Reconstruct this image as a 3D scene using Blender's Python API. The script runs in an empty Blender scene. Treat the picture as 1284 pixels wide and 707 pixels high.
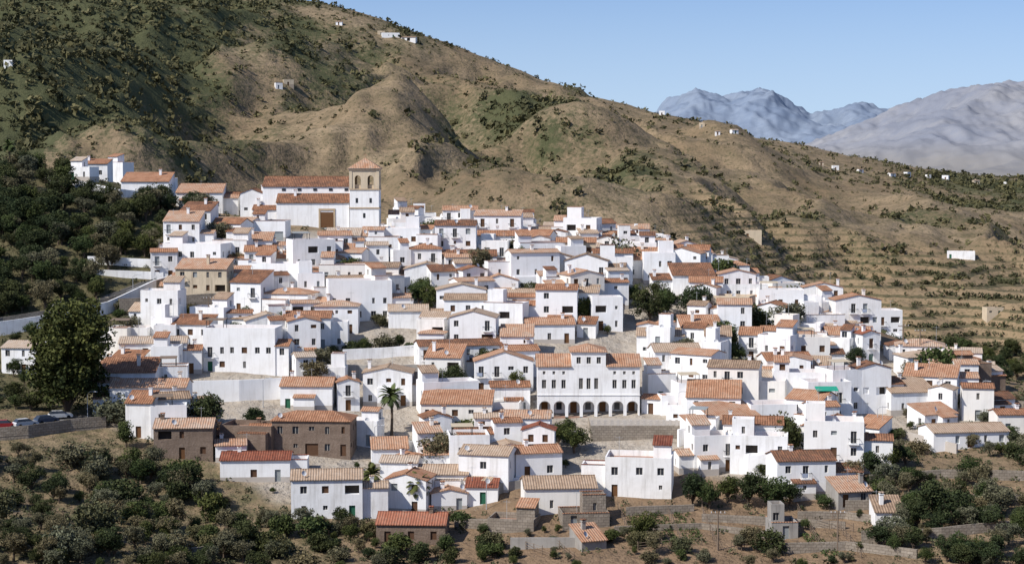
import bpy, math, random
import numpy as np
from mathutils import Vector, Matrix
random.seed(11); rng=np.random.default_rng(11)
scene=bpy.context.scene
COL=scene.collection
F=2247.0; P=math.atan(153.5/F); CP=math.cos(P); SP=math.sin(P)

# ------------------------------------------------------------------ terrain
U=np.array([-300,0,130,260,400,560,700,850,1000,1150,1284,1600],float)
def zr(y,vs): return [y*math.tan(math.atan((353.5-v)/F)-P) for v in vs]
T=[]
for y,z in ((-300,25),(-60,4),(0,-2),(30,-16),(80,-52),(140,-77),(200,-73)): T.append((y,[z]*12))
for y,vs in (
 (250,[700,690,700,735,745,745,740,735,735,720,710,700]),
 (280,[620,620,640,660,668,672,655,650,648,632,630,620]),
 (310,[545,548,555,568,578,592,576,567,567,564,562,555]),
 (340,[470,480,490,492,497,502,492,490,494,503,512,500]),
 (370,[400,410,412,418,422,425,422,427,437,457,480,460]),
 (400,[330,332,338,350,356,362,362,368,390,432,490,440]),
 (430,[262,268,274,290,298,315,322,338,378,450,530,480]),
 (460,[214,218,232,262,284,302,322,350,410,490,550,520]),
 (520,[200,206,228,272,300,330,350,390,440,510,560,540]),
 (600,[228,238,258,300,310,328,342,368,402,440,462,460]),
 (700,[170,180,200,240,252,272,292,318,342,374,392,390]),
 (850,[95,112,137,178,188,208,232,258,285,316,332,332]),
 (1000,[25,42,64,112,122,148,174,206,240,268,284,288]),
 (1200,[-55,-30,0,42,62,95,134,170,208,236,250,254]),
 (1400,[-80,-50,-20,4,8,58,110,150,184,213,226,230])):
    T.append((y,zr(y,vs)))
last=np.array(T[-1][1])
T.append((1700,list(np.minimum(last-50,40))))
T.append((2500,[-90]*12)); T.append((5000,[-75]*12)); T.append((12000,[-75]*12)); T.append((70000,[-75]*12))
TY=np.array([t[0] for t in T],float); TZ=np.array([t[1] for t in T],float)
def tang(k,v,axis=0):
    m=np.zeros_like(v)
    m[1:-1]=(v[2:]-v[:-2])/(k[2:]-k[:-2]).reshape(-1,*([1]*(v.ndim-1)))
    m[0]=(v[1]-v[0])/(k[1]-k[0]); m[-1]=(v[-1]-v[-2])/(k[-1]-k[-2]); return m
TMU=tang(U,TZ.T.copy()).T
def herm(t,h,a,b,ma,mb):
    t2=t*t;t3=t2*t
    return (2*t3-3*t2+1)*a+(t3-2*t2+t)*h*ma+(-2*t3+3*t2)*b+(t3-t2)*h*mb
def sst(a,b,x):
    t=np.clip((x-a)/(b-a),0,1); return t*t*(3-2*t)
def vnoise(x,y,s=0):
    xi=np.floor(x).astype(np.int64); yi=np.floor(y).astype(np.int64)
    fx=x-xi; fy=y-yi; fx=fx*fx*(3-2*fx); fy=fy*fy*(3-2*fy)
    def h(a,b):
        n=(a*374761393+b*668265263+s*1442695041)&0x7fffffff
        n=((n^(n>>13))*1274126177)&0x7fffffff
        n=n^(n>>16)
        return (n&0xffff)/65535.0
    return (h(xi,yi)*(1-fx)+h(xi+1,yi)*fx)*(1-fy)+(h(xi,yi+1)*(1-fx)+h(xi+1,yi+1)*fx)*fy
def fbm(x,y,s=0,o=4):
    r=0;a=.5;t=0
    for i in range(o):
        r=r+a*vnoise(x*2**i+17.3*i,y*2**i-9.1*i,s+i); t+=a; a*=.5
    return r/t
SPURS=[([(470,900),(500,860),(570,780),(660,690)],22,40),
 ([(480,885),(380,800),(250,720),(180,680)],17,36),
 ([(430,1090),(300,1000),(170,900),(60,800)],23,45),
 ([(700,1180),(760,1040),(800,900),(850,760),(880,680)],20,38),
 ([(900,1200),(960,1000),(1020,860),(1060,740)],14,34),
 ([(1100,1100),(1180,950),(1240,800),(1300,690)],12,34),
 ([(560,1200),(620,1060),(680,960)],17,34),([(250,1250),(200,1100),(60,1000)],16,38)]
def seg_d(x,y,ax,ay,bx,by):
    dx=bx-ax;dy=by-ay; t=np.clip(((x-ax)*dx+(y-ay)*dy)/(dx*dx+dy*dy),0,1)
    return np.hypot(x-ax-t*dx,y-ay-t*dy)
def Hgt(x,y):
    x=np.asarray(x,float); y=np.asarray(y,float)
    x,y=np.broadcast_arrays(x,y); sh=x.shape; x=x.ravel(); y=y.ravel()
    ye=np.maximum(y,250.0); u=np.clip(642+x*F/ye,-299.9,1599.9)
    iu=np.clip(np.searchsorted(U,u,side='right')-1,0,len(U)-2)
    hu=U[iu+1]-U[iu]; tu=(u-U[iu])/hu
    iy=np.clip(np.searchsorted(TY,y,side='right')-1,0,len(TY)-2)
    R=[]
    for o in (-1,0,1,2):
        r=np.clip(iy+o,0,len(TY)-1)
        R.append(herm(tu,hu,TZ[r,iu],TZ[r,iu+1],TMU[r,iu],TMU[r,iu+1]))
    ym=TY[np.clip(iy-1,0,len(TY)-1)]; y0=TY[iy]; y1=TY[iy+1]; y2=TY[np.clip(iy+2,0,len(TY)-1)]
    h=y1-y0
    z=herm(np.clip((y-y0)/h,0,1),h,R[1],R[2],(R[2]-R[0])/np.maximum(y1-ym,1),(R[3]-R[1])/np.maximum(y2-y0,1))
    w=sst(560,700,y)*(1-.8*sst(1180,1360,y))*(1-sst(1600,2000,y))*(1-.65*sst(880,1100,u)*sst(850,1100,y))
    for pts,amp,wd in SPURS:
        q=[((a-642)/F*b,b) for a,b in pts]; d=1e9
        for i in range(len(q)-1): d=np.minimum(d,seg_d(x,y,*q[i],*q[i+1]))
        z=z+amp*w*(np.exp(-(d/wd)**2)-.25*np.exp(-((d-wd*2)/wd)**2))
    wx=fbm(x/90,y/90,3,3)*60
    g=1-np.abs(2*fbm((x+wx)/75,(y+wx*.6)/170,5,4)-1)
    z=z+w*(g-.78)*34+w*(fbm(x/28,y/28,9,4)-.5)*8
    z=z+(fbm(x/14,y/14,21,4)-.5)*1.6*sst(240,270,y)*(1-sst(2000,3000,y))
    return z.reshape(sh)
def proj(x,y,z):
    d=y*CP-z*SP; return 642+F*x/d, 353.5-F*(z*CP+y*SP)/d
def ray(u,v):
    a=(u-642)/F;b=(353.5-v)/F
    return a/(CP+b*SP), (b*CP-SP)/(CP+b*SP)
YS=np.arange(242,1500,.7)
def site(u,v,ymin=242):
    kx,kz=ray(u,v); ys=YS[YS>=ymin]
    g=Hgt(kx*ys,ys); i=np.argmax(g>=kz*ys)
    if not (g>=kz*ys).any(): i=len(ys)-1
    y=float(ys[i]); return kx*y,y,float(g[i])

def inpoly(u,v,poly):
    u=np.asarray(u);v=np.asarray(v); r=np.zeros(u.shape,bool); n=len(poly)
    for i in range(n):
        x1,y1=poly[i];x2,y2=poly[(i+1)%n]
        if y1==y2: continue
        c=((y1>v)!=(y2>v))&(u<(x2-x1)*(v-y1)/(y2-y1)+x1); r^=c
    return r
VILLAGE=[(205,345),(215,378),(300,392),(225,408),(135,430),(125,528),(270,575),(350,630),(465,645),(600,632),(640,600),(740,600),(850,590),(985,612),(1045,598),(1075,565),(1130,555),(1195,530),(1240,530),(1215,490),(1200,475),(1100,440),(1045,405),(960,385),(890,350),(820,325),(640,305),(560,292),(480,290),(350,290),(230,300)]

# ------------------------------------------------------------------ materials
def newmat(name,rough=.85,spec=.15):
    m=bpy.data.materials.new(name); m.use_nodes=True; nt=m.node_tree; b=nt.nodes['Principled BSDF']
    b.inputs['Roughness'].default_value=rough; b.inputs['Specular IOR Level'].default_value=spec
    return m,nt,b
def setin(nt,sock,val):
    if isinstance(val,bpy.types.NodeSocket): nt.links.new(val,sock)
    elif isinstance(val,(tuple,list)) and len(val)==3 and sock.type=='RGBA': sock.default_value=(*val,1)
    else: sock.default_value=val
def mixc(nt,f,a,b,blend='MIX'):
    n=nt.nodes.new('ShaderNodeMix'); n.data_type='RGBA'; n.blend_type=blend
    setin(nt,n.inputs[0],f); setin(nt,n.inputs[6],a); setin(nt,n.inputs[7],b); return n.outputs[2]
def math_(nt,op,a,b=0.0,clamp=False):
    n=nt.nodes.new('ShaderNodeMath'); n.operation=op; n.use_clamp=clamp
    setin(nt,n.inputs[0],a); setin(nt,n.inputs[1],b); return n.outputs[0]
def coord(nt,kind='Object',scale=(1,1,1)):
    t=nt.nodes.new('ShaderNodeTexCoord'); m=nt.nodes.new('ShaderNodeMapping')
    m.inputs['Scale'].default_value=scale; nt.links.new(t.outputs[kind],m.inputs[0]); return m.outputs[0]
def noise(nt,vec,scale,detail=4,rough=.6):
    n=nt.nodes.new('ShaderNodeTexNoise'); n.inputs['Scale'].default_value=scale
    n.inputs['Detail'].default_value=detail; n.inputs['Roughness'].default_value=rough
    nt.links.new(vec,n.inputs['Vector']); return n.outputs['Fac']
def rmp(nt,f,stops):
    n=nt.nodes.new('ShaderNodeValToRGB'); e=n.color_ramp.elements
    while len(e)<len(stops): e.new(.5)
    for i,(p,c) in enumerate(stops):
        e[i].position=p; e[i].color=(*c,1) if isinstance(c,tuple) else (c,c,c,1)
    nt.links.new(f,n.inputs[0]); return n.outputs[0]
def bump(nt,b,h,st=.4,dist=.1):
    n=nt.nodes.new('ShaderNodeBump'); n.inputs['Strength'].default_value=st; n.inputs['Distance'].default_value=dist
    nt.links.new(h,n.inputs['Height']); nt.links.new(n.outputs[0],b.inputs['Normal'])
def orand(nt):
    return nt.nodes.new('ShaderNodeObjectInfo').outputs['Random']
def attr(nt,name):
    n=nt.nodes.new('ShaderNodeAttribute'); n.attribute_name=name; return n
def simple(name,c,rough=.8,spec=.15,var=.25,sc=1.5):
    m,nt,b=newmat(name,rough,spec); v=coord(nt)
    f=noise(nt,v,sc); d=tuple(x*(1-var) for x in c)
    setin(nt,b.inputs['Base Color'],mixc(nt,f,d,tuple(min(1,x*(1+var)) for x in c))); return m

def wallmat(name,c,stain,amt):
    m,nt,b=newmat(name,.9,.1); v=coord(nt); v2=coord(nt,scale=(1.4,1.4,.12)); rn=orand(nt)
    base=mixc(nt,rmp(nt,rn,[(0,0.0),(.75,.08),(.93,.3),(1,.9)]),c,tuple(a*b_ for a,b_ in zip(c,(.95,.89,.79))))
    sp=nt.nodes.new('ShaderNodeSeparateXYZ'); nt.links.new(v,sp.inputs[0])
    pl_=math_(nt,'MULTIPLY',math_(nt,'LESS_THAN',sp.outputs[2],.85),math_(nt,'GREATER_THAN',math_(nt,'FRACT',math_(nt,'MULTIPLY',rn,7.3)),.72))
    base=mixc(nt,math_(nt,'MULTIPLY',pl_,.75),base,(.33,.27,.21))
    f=rmp(nt,noise(nt,v,.35,6,.65),[(.45,0.0),(.72,1.0)])
    s=rmp(nt,noise(nt,v2,1.0,5,.7),[(.48,0.0),(.75,1.0)])
    k=math_(nt,'MULTIPLY',amt,math_(nt,'ADD',.45,math_(nt,'MULTIPLY',math_(nt,'FRACT',math_(nt,'MULTIPLY',rn,13.7)),1.0)))
    c1=mixc(nt,math_(nt,'MULTIPLY',f,k),base,stain)
    c2=mixc(nt,math_(nt,'MULTIPLY',s,k),c1,tuple(x*.7 for x in stain))
    setin(nt,b.inputs['Base Color'],c2); bump(nt,b,noise(nt,v,6,4),.25,.05); return m
M_white=wallmat('whitewash',(.88,.88,.875),(.62,.59,.54),.4)
M_cream=wallmat('cream_render',(.62,.52,.38),(.42,.34,.25),.6)
M_conc=wallmat('concrete',(.36,.34,.31),(.2,.18,.16),.7)
def brickmat(name,c1,c2,mo,sc,w=.5,h=.25):
    m,nt,b=newmat(name,.9,.1); v=coord(nt,'UV'); n=nt.nodes.new('ShaderNodeTexBrick')
    nt.links.new(v,n.inputs['Vector']); n.inputs['Scale'].default_value=sc
    setin(nt,n.inputs['Color1'],c1);setin(nt,n.inputs['Color2'],c2);setin(nt,n.inputs['Mortar'],mo)
    n.inputs['Mortar Size'].default_value=.03; n.inputs['Brick Width'].default_value=w; n.inputs['Row Height'].default_value=h
    o=noise(nt,coord(nt),.6,6,.7)
    setin(nt,b.inputs['Base Color'],mixc(nt,rmp(nt,o,[(.3,.0),(.75,.7)]),n.outputs[0],tuple(x*.45 for x in c1)))
    bump(nt,b,noise(nt,coord(nt),3,5),.6,.15); return m
M_brick=brickmat('old_brick',(.22,.15,.11),(.29,.21,.16),(.25,.22,.18),2.0)
M_stone=brickmat('rubble_stone',(.29,.245,.195),(.38,.33,.27),(.17,.14,.11),.9,.7,.4)
def roofmat(name,stops):
    m,nt,b=newmat(name,.9,.1); uv=coord(nt,'UV'); a=coord(nt,'UV',(3.2,.5,1)); 
    n1=noise(nt,a,1.0,4,.7); n2=noise(nt,coord(nt),.45,5,.65); n3=noise(nt,coord(nt,'UV',(4.5,3,1)),1.0,2)
    f=math_(nt,'ADD',math_(nt,'MULTIPLY',n1,.45),math_(nt,'MULTIPLY',n2,.45)); f=math_(nt,'ADD',f,math_(nt,'MULTIPLY',n3,.3))
    f=math_(nt,'ADD',f,math_(nt,'MULTIPLY',math_(nt,'SUBTRACT',orand(nt),.5),.34)); f=math_(nt,'SUBTRACT',f,.1)
    c=rmp(nt,f,stops)
    lich=rmp(nt,noise(nt,coord(nt),1.1,6,.75),[(.52,0.0),(.68,1.0)]); c=mixc(nt,math_(nt,'MULTIPLY',lich,.5),c,(.2,.16,.12))
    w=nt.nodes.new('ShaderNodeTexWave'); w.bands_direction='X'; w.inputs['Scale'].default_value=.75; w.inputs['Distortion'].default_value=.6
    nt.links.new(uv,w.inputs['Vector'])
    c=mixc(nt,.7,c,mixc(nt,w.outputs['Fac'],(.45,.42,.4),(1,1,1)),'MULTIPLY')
    setin(nt,b.inputs['Base Color'],c); bump(nt,b,w.outputs['Fac'],.7,.09); return m
M_roof=roofmat('terracotta_tiles',[(.28,(.14,.08,.055)),(.4,(.31,.15,.085)),(.52,(.48,.25,.145)),(.63,(.55,.345,.23)),(.75,(.56,.45,.35))])
M_roofp=roofmat('pale_tiles',[(.3,(.26,.18,.125)),(.45,(.45,.32,.22)),(.6,(.55,.42,.31)),(.75,(.6,.52,.43))])
M_roofr=roofmat('red_tiles',[(.3,(.18,.06,.04)),(.45,(.34,.12,.07)),(.6,(.43,.18,.11)),(.75,(.48,.27,.19))])
M_floor=simple('terrace_floor',(.36,.22,.16))
M_glass=simple('window_glass',(.035,.04,.048),.15,.6)
M_shut=simple('wood_shutter',(.11,.06,.035)); M_shut2=simple('grey_shutter',(.28,.3,.3)); M_green=simple('green_paint',(.03,.12,.07))
M_int=simple('dark_interior',(.06,.05,.042))
M_door=simple('wood_door',(.15,.075,.035)); M_iron=simple('wrought_iron',(.03,.03,.03),.6,.3)
M_frame=simple('window_frame',(.5,.47,.42)); M_metal=simple('galvanised_metal',(.4,.41,.42),.45,.5)
M_dish=simple('dish_paint',(.6,.6,.6)); M_stonetrim=simple('sandstone',(.47,.36,.24)); M_asph=simple('asphalt',(.07,.068,.065),.9,.1)
M_paint=simple('road_paint',(.7,.7,.68)); M_tarp=simple('green_tarp',(.03,.3,.2)); M_awn=simple('awning_canvas',(.5,.42,.3))
M_wood=simple('weathered_wood',(.2,.15,.11)); M_rubber=simple('rubber',(.02,.02,.02))
M_pave=simple('paving',(.38,.34,.29)); M_cloth=simple('laundry_cloth',(.35,.4,.5))

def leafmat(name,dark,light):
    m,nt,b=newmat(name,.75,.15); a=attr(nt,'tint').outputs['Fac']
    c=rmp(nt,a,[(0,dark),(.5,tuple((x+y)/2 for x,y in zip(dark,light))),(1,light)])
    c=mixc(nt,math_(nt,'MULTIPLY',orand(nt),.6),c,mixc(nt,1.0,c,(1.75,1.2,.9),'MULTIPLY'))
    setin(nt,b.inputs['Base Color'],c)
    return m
L_green=leafmat('foliage_green',(.015,.028,.009),(.088,.12,.04))
L_olive=leafmat('foliage_olive',(.045,.05,.03),(.16,.168,.105))
L_dark=leafmat('foliage_dark',(.012,.021,.009),(.058,.08,.032))
L_palm=leafmat('palm_frond_leaf',(.02,.035,.01),(.11,.14,.05))
L_scrub=leafmat('scrub',(.03,.038,.019),(.11,.118,.06))
M_bark=simple('bark',(.12,.09,.065))

# ------------------------------------------------------------------ mesh accumulator
class Acc:
    def __init__(s): s.v=[];s.f=[];s.m=[]
    def face(s,pts,m=0):
        n=len(s.v); s.v.extend(pts); s.f.append(tuple(range(n,n+len(pts)))); s.m.append(m)
    def box(s,x0,x1,y0,y1,z0,z1,m=0):
        n=len(s.v)
        s.v+= [(x0,y0,z0),(x1,y0,z0),(x1,y1,z0),(x0,y1,z0),(x0,y0,z1),(x1,y0,z1),(x1,y1,z1),(x0,y1,z1)]
        for q in ((0,3,2,1),(4,5,6,7),(0,1,5,4),(1,2,6,5),(2,3,7,6),(3,0,4,7)):
            s.f.append(tuple(n+i for i in q)); s.m.append(m)
    def slab(s,top,t,m=0,mb=None):
        n=len(s.v);k=len(top)
        s.v+=list(top)+[(a,b,c-t) for a,b,c in top]
        s.f.append(tuple(range(n,n+k))); s.m.append(m)
        s.f.append(tuple(range(n+2*k-1,n+k-1,-1))); s.m.append(m)
        for i in range(k):
            j=(i+1)%k; s.f.append((n+i,n+k+i,n+k+j,n+j)); s.m.append(m)
    def tube(s,pts,rs,k=6,m=0):
        n=len(s.v)
        for i,p in enumerate(pts):
            p=Vector(p); d=(Vector(pts[min(i+1,len(pts)-1)])-Vector(pts[max(i-1,0)])).normalized()
            a=d.cross(Vector((0.3,1,0.1))).normalized(); b=d.cross(a)
            for j in range(k):
                q=p+(a*math.cos(2*math.pi*j/k)+b*math.sin(2*math.pi*j/k))*rs[i]; s.v.append(tuple(q))
        for i in range(len(pts)-1):
            for j in range(k):
                j2=(j+1)%k; s.f.append((n+i*k+j,n+i*k+j2,n+(i+1)*k+j2,n+(i+1)*k+j)); s.m.append(m)
        s.f.append(tuple(range(n+(len(pts)-1)*k,n+len(pts)*k))); s.m.append(m)
    def mesh(s,name,mats):
        me=bpy.data.meshes.new(name); me.from_pydata(s.v,[],s.f)
        for mm in mats: me.materials.append(mm)
        me.polygons.foreach_set('material_index',s.m)
        uv=me.uv_layers.new(name='UVMap').data
        for p in me.polygons:
            nx,ny,nz=(abs(c) for c in p.normal)
            for li in p.loop_indices:
                x,y,z=me.vertices[me.loops[li].vertex_index].co
                if nz>.55: uv[li].uv=(y,x) if nx>ny else (x,y)
                elif nx>ny: uv[li].uv=(y,z)
                else: uv[li].uv=(x,z)
        me.update(); return me
    def obj(s,name,mats,parent=None):
        if not s.f: return None
        o=bpy.data.objects.new(name,s.mesh(name,mats)); COL.objects.link(o)
        if parent: o.parent=parent
        return o
def empty(name,loc,rot=0):
    e=bpy.data.objects.new(name,None); COL.objects.link(e); e.location=loc; e.rotation_euler=(0,0,math.radians(rot)); e.empty_display_size=1; return e

# ------------------------------------------------------------------ building kit
def wall(W,G,D,p0,p1,zb,zt,ops,wm=0):
    dx=p1[0]-p0[0];dy=p1[1]-p0[1];L=math.hypot(dx,dy);dx/=L;dy/=L; ix,iy=-dy,dx
    ops=[o for o in ops if o[0]>.15 and o[1]<L-.15 and o[3]<zt-.12 and o[2]>zb]
    S=sorted({0.0,L,*[o[0] for o in ops],*[o[1] for o in ops]}); Tt=sorted({zb,zt,*[o[2] for o in ops],*[o[3] for o in ops]})
    pt=lambda s,t,q=0:(p0[0]+dx*s+ix*q,p0[1]+dy*s+iy*q,t)
    for i in range(len(S)-1):
        sc=(S[i]+S[i+1])/2; run=None
        for j in range(len(Tt)-1):
            tc=(Tt[j]+Tt[j+1])/2
            hit=any(o[0]<sc<o[1] and o[2]<tc<o[3] for o in ops)
            if hit:
                if run is not None: W.face([pt(S[i],run),pt(S[i+1],run),pt(S[i+1],Tt[j]),pt(S[i],Tt[j])],wm); run=None
            elif run is None: run=Tt[j]
        if run is not None: W.face([pt(S[i],run),pt(S[i+1],run),pt(S[i+1],zt),pt(S[i],zt)],wm)
    for s0,s1,t0,t1,kind in ops:
        q=1.1 if kind==4 else .22
        W.face([pt(s0,t0),pt(s0,t0,q),pt(s0,t1,q),pt(s0,t1)],wm); W.face([pt(s1,t0),pt(s1,t1),pt(s1,t1,q),pt(s1,t0,q)],wm)
        W.face([pt(s0,t1),pt(s0,t1,q),pt(s1,t1,q),pt(s1,t1)],wm); W.face([pt(s0,t0),pt(s1,t0),pt(s1,t0,q),pt(s0,t0,q)],wm)
        if kind=='d': D.face([pt(s0,t0,q),pt(s1,t0,q),pt(s1,t1,q),pt(s0,t1,q)],0)
        else:
            G.face([pt(s0,t0,q),pt(s1,t0,q),pt(s1,t1,q),pt(s0,t1,q)],kind)
            if kind==0:
                mid=(s0+s1)/2
                for a,b in ((s0,s0+.07),(mid-.035,mid+.035),(s1-.07,s1)):
                    G.face([pt(a,t0,q-.03),pt(b,t0,q-.03),pt(b,t1,q-.03),pt(a,t1,q-.03)],3)
def volume(P_,cx,y0,w,d,h,roof,z0=0,zb=-4,win=1.0,pitch=None,door=False,wm=0,rm=0,balc=.25,fh=2.8,wsz=(.95,1.2),penthouse=False):
    W,R,G,D,B,C=P_
    x0=cx-w/2;x1=cx+w/2;y1=y0+d; pitch=pitch or random.uniform(12,19); tn=math.tan(math.radians(pitch))
    nf=max(1,int((h+.4)/fh)); fhh=h/nf if h/nf<3.6 else fh
    wide=random.random()<.3 and w>5.5 and win>.5
    def ops(L,front):
        n=max(1,int(L/random.uniform(2.3,3.1))); o=[]
        xs=[(i+.5)*L/n+random.uniform(-.25,.25) for i in range(n)]
        dcol=random.randrange(n) if (door and front) else -1
        wc=random.randrange(n) if (front and wide and n>1) else -1; wf=random.randrange(nf)
        for k in range(nf):
            zf=z0+k*fhh
            for i,s in enumerate(xs):
                if i==wc and k==wf and not (k==0 and i==dcol):
                    hw_=min(1.15,L/n/2-.2); o.append((s-hw_,s+hw_,zf+(.05 if k==0 else .75),zf+2.2,4 if k else random.choice((2,1,4)))); continue
                if k==0 and i==dcol: o.append((s-.5,s+.5,zf+.02,zf+2.1,'d')); continue
                if random.random()>(.8 if front else .5)*win*(1 if k else .7): continue
                r=random.random(); kind=0 if r<.68 else (1 if r<.88 else 2)
                ww=wsz[0]*random.choice((.6,.8,1,1.15)); hh=wsz[1]*random.choice((.6,1,1,1.1))
                if front and k>0 and random.random()<balc:
                    o.append((s-.5,s+.5,zf+.12,zf+2.15,kind)); bx=x0+s
                    B.box(bx-.9,bx+.9,y0-.7,y0-.003,zf-.05,zf+.08,1); B.box(bx-.9,bx+.9,y0-.7,y0-.65,zf+.95,zf+1.02,0)
                    for t in range(9): 
                        xx=bx-.88+t*.22; B.box(xx-.015,xx+.015,y0-.69,y0-.66,zf+.08,zf+.95,0)
                    for sx in (-.9,.86): B.box(bx+sx,bx+sx+.04,y0-.65,y0-.003,zf+.95,zf+1.02,0)
                    if random.random()<.2: B.box(bx-.8,bx+.2,y0-.73,y0-.71,zf+.35,zf+1.0,2)
                else: o.append((s-ww/2,s+ww/2,zf+2.15-hh,zf+2.15,kind))
        return o
    par=.95 if roof=='f' else 0
    zt=z0+h
    fr=ops(w,True)
    wall(W,G,D,(x0,y0),(x1,y0),zb,zt+par,fr,wm); wall(W,G,D,(x1,y0),(x1,y1),zb,zt+par,ops(d,False),wm)
    bz=d*tn if roof=='m' else 0
    wall(W,G,D,(x1,y1),(x0,y1),zb,zt+par+bz,ops(w,False),wm); wall(W,G,D,(x0,y1),(x0,y0),zb,zt+par,ops(d,False),wm)
    ov=.3;t=.13
    if roof=='f':
        R.face([(x0+.22,y0+.22,zt+.02),(x1-.22,y0+.22,zt+.02),(x1-.22,y1-.22,zt+.02),(x0+.22,y1-.22,zt+.02)],1)
        i=.22;zz=zt+par
        a=[(x0,y0),(x1,y0),(x1,y1),(x0,y1)];b=[(x0+i,y0+i),(x1-i,y0+i),(x1-i,y1-i),(x0+i,y1-i)]
        for k in range(4):
            l=(k+1)%4
            W.face([(*a[k],zz),(*a[l],zz),(*b[l],zz),(*b[k],zz)],wm); W.face([(*b[k],zt),(*b[l],zt),(*b[l],zz),(*b[k],zz)],wm)
        if random.random()<.3:
            for k in (0,1):
                R.box(x0-.06,x1+.06,(y0-.06,y1-.28)[k],(y0+.28,y1+.06)[k],zz+.003,zz+.09,0)
        if penthouse:
            pw=min(w*.5,random.uniform(2.6,4)); pd=min(d*.6,3.2); px=random.choice((x0+pw/2+.25,x1-pw/2-.25))
            volume(P_,px,y1-pd-.25,pw,pd,2.5,random.choice('gmf' if pw>3 else 'mf'),z0=zt,zb=zt,win=.6,wm=wm,rm=rm,balc=0)
        elif w>5 and zt-z0>4 and random.random()<.35:
            qx0=x0+.6;qx1=qx0+min(3.4,w*.5);qy0=y0+.5;qy1=qy0+2.6
            for a_ in (qx0,qx1):
                for b_ in (qy0,qy1): B.box(a_-.05,a_+.05,b_-.05,b_+.05,zt+.03,zt+2.3,0)
            C.slab([(qx0-.2,qy0-.2,zt+2.42),(qx1+.2,qy0-.2,zt+2.42),(qx1+.2,qy1+.2,zt+2.6),(qx0-.2,qy1+.2,zt+2.6)],.06,2)
        return
    if roof in 'ge':
        if roof=='g': Mp=lambda a,b,z:(a,b,z); A0,A1,B0,B1=x0,x1,y0,y1
        else: Mp=lambda a,b,z:(b,a,z); A0,A1,B0,B1=y0,y1,x0,x1
        bm=(B0+B1)/2; rise=(B1-B0)/2*tn; o=t+.02
        for b0,sg in ((B0,-1),(B1,1)):
            be=b0+sg*ov; ze=zt-ov*tn
            R.slab([Mp(A0-ov*.6,be,ze+o),Mp(A1+ov*.6,be,ze+o),Mp(A1+ov*.6,bm-sg*.002,zt+rise+o),Mp(A0-ov*.6,bm-sg*.002,zt+rise+o)],t,0)
        for A in (A0,A1): W.face([Mp(A,B0,zt),Mp(A,B1,zt),Mp(A,bm,zt+rise)],wm)
        q=[Mp(A0-ov*.6,bm-.12,0),Mp(A1+ov*.6,bm+.12,0)]
        R.box(min(q[0][0],q[1][0]),max(q[0][0],q[1][0]),min(q[0][1],q[1][1]),max(q[0][1],q[1][1]),zt+rise+o-.03,zt+rise+o+.08,0)
        top=zt+rise
    elif roof=='m':
        rise=d*tn
        R.slab([(x0-ov*.5,y0-ov,zt-ov*tn+t+.02),(x1+ov*.5,y0-ov,zt-ov*tn+t+.02),(x1+ov*.5,y1+.15,zt+rise+.15*tn+t+.02),(x0-ov*.5,y1+.15,zt+rise+.15*tn+t+.02)],t,0)
        for xx in (x0,x1): W.face([(xx,y0,zt),(xx,y1,zt),(xx,y1,zt+rise)],wm)
        top=zt+rise
    else:
        a,b,c,e=x0-ov,x1+ov,y0-ov,y1+ov; zz=zt+.02; m=min(b-a,e-c)/2; rise=m*tn
        R.box(a,b,c,e,zz,zz+.1,0); zz+=.1
        if b-a>e-c: r0=(a+m,(c+e)/2,zz+rise); r1=(b-m,(c+e)/2,zz+rise); 
        else: r0=((a+b)/2,c+m,zz+rise); r1=((a+b)/2,e-m,zz+rise)
        q=[(a,c,zz),(b,c,zz),(b,e,zz),(a,e,zz)]
        if b-a>e-c:
            R.face([q[0],q[1],r1,r0]);R.face([q[1],q[2],r1]);R.face([q[2],q[3],r0,r1]);R.face([q[3],q[0],r0])
        else:
            R.face([q[0],q[1],r0]);R.face([q[1],q[2],r1,r0]);R.face([q[2],q[3],r1]);R.face([q[3],q[0],r0,r1])
        top=zz+rise
    if random.random()<.6 and w>4 and z0<1:
        ax=random.uniform(x0+.8,x1-.8); ay=random.uniform(y0+d*.35,y1-.8)
        C.box(ax-.3,ax+.3,ay-.3,ay+.3,zt-.2,top+.75,0); C.box(ax-.4,ax+.4,ay-.4,ay+.4,top+.75,top+.83,0)
        for s1 in (-.28,.16): C.box(ax+s1,ax+s1+.12,ay-.28,ay+.28,top+.83,top+1.02,0)
        C.slab([(ax-.42,ay-.42,top+1.1),(ax+.42,ay-.42,top+1.1),(ax+.42,ay+.42,top+1.14),(ax-.42,ay+.42,top+1.14)],.08,1)
FOOT=[]
def finish(E,P_,wallm=None,roofm=None):
    W,R,G,D,B,C=P_
    wm=wallm or M_white; rf=roofm or M_roof
    W.obj('walls',[wm,M_conc if wm is M_white else wm,M_brick,M_stonetrim],E); R.obj('roof',[rf,M_floor],E); G.obj('windows',[M_glass,M_shut,M_shut2,M_frame,M_int],E)
    D.obj('door',[random.choice((M_door,M_door,M_shut,M_green,M_shut2))],E); B.obj('balcony',[M_iron,wm,M_cloth],E); C.obj('chimney',[wm,rf,random.choice((M_awn,M_wood,M_shut2))],E)
def newP(): return [Acc() for _ in range(6)]
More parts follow.
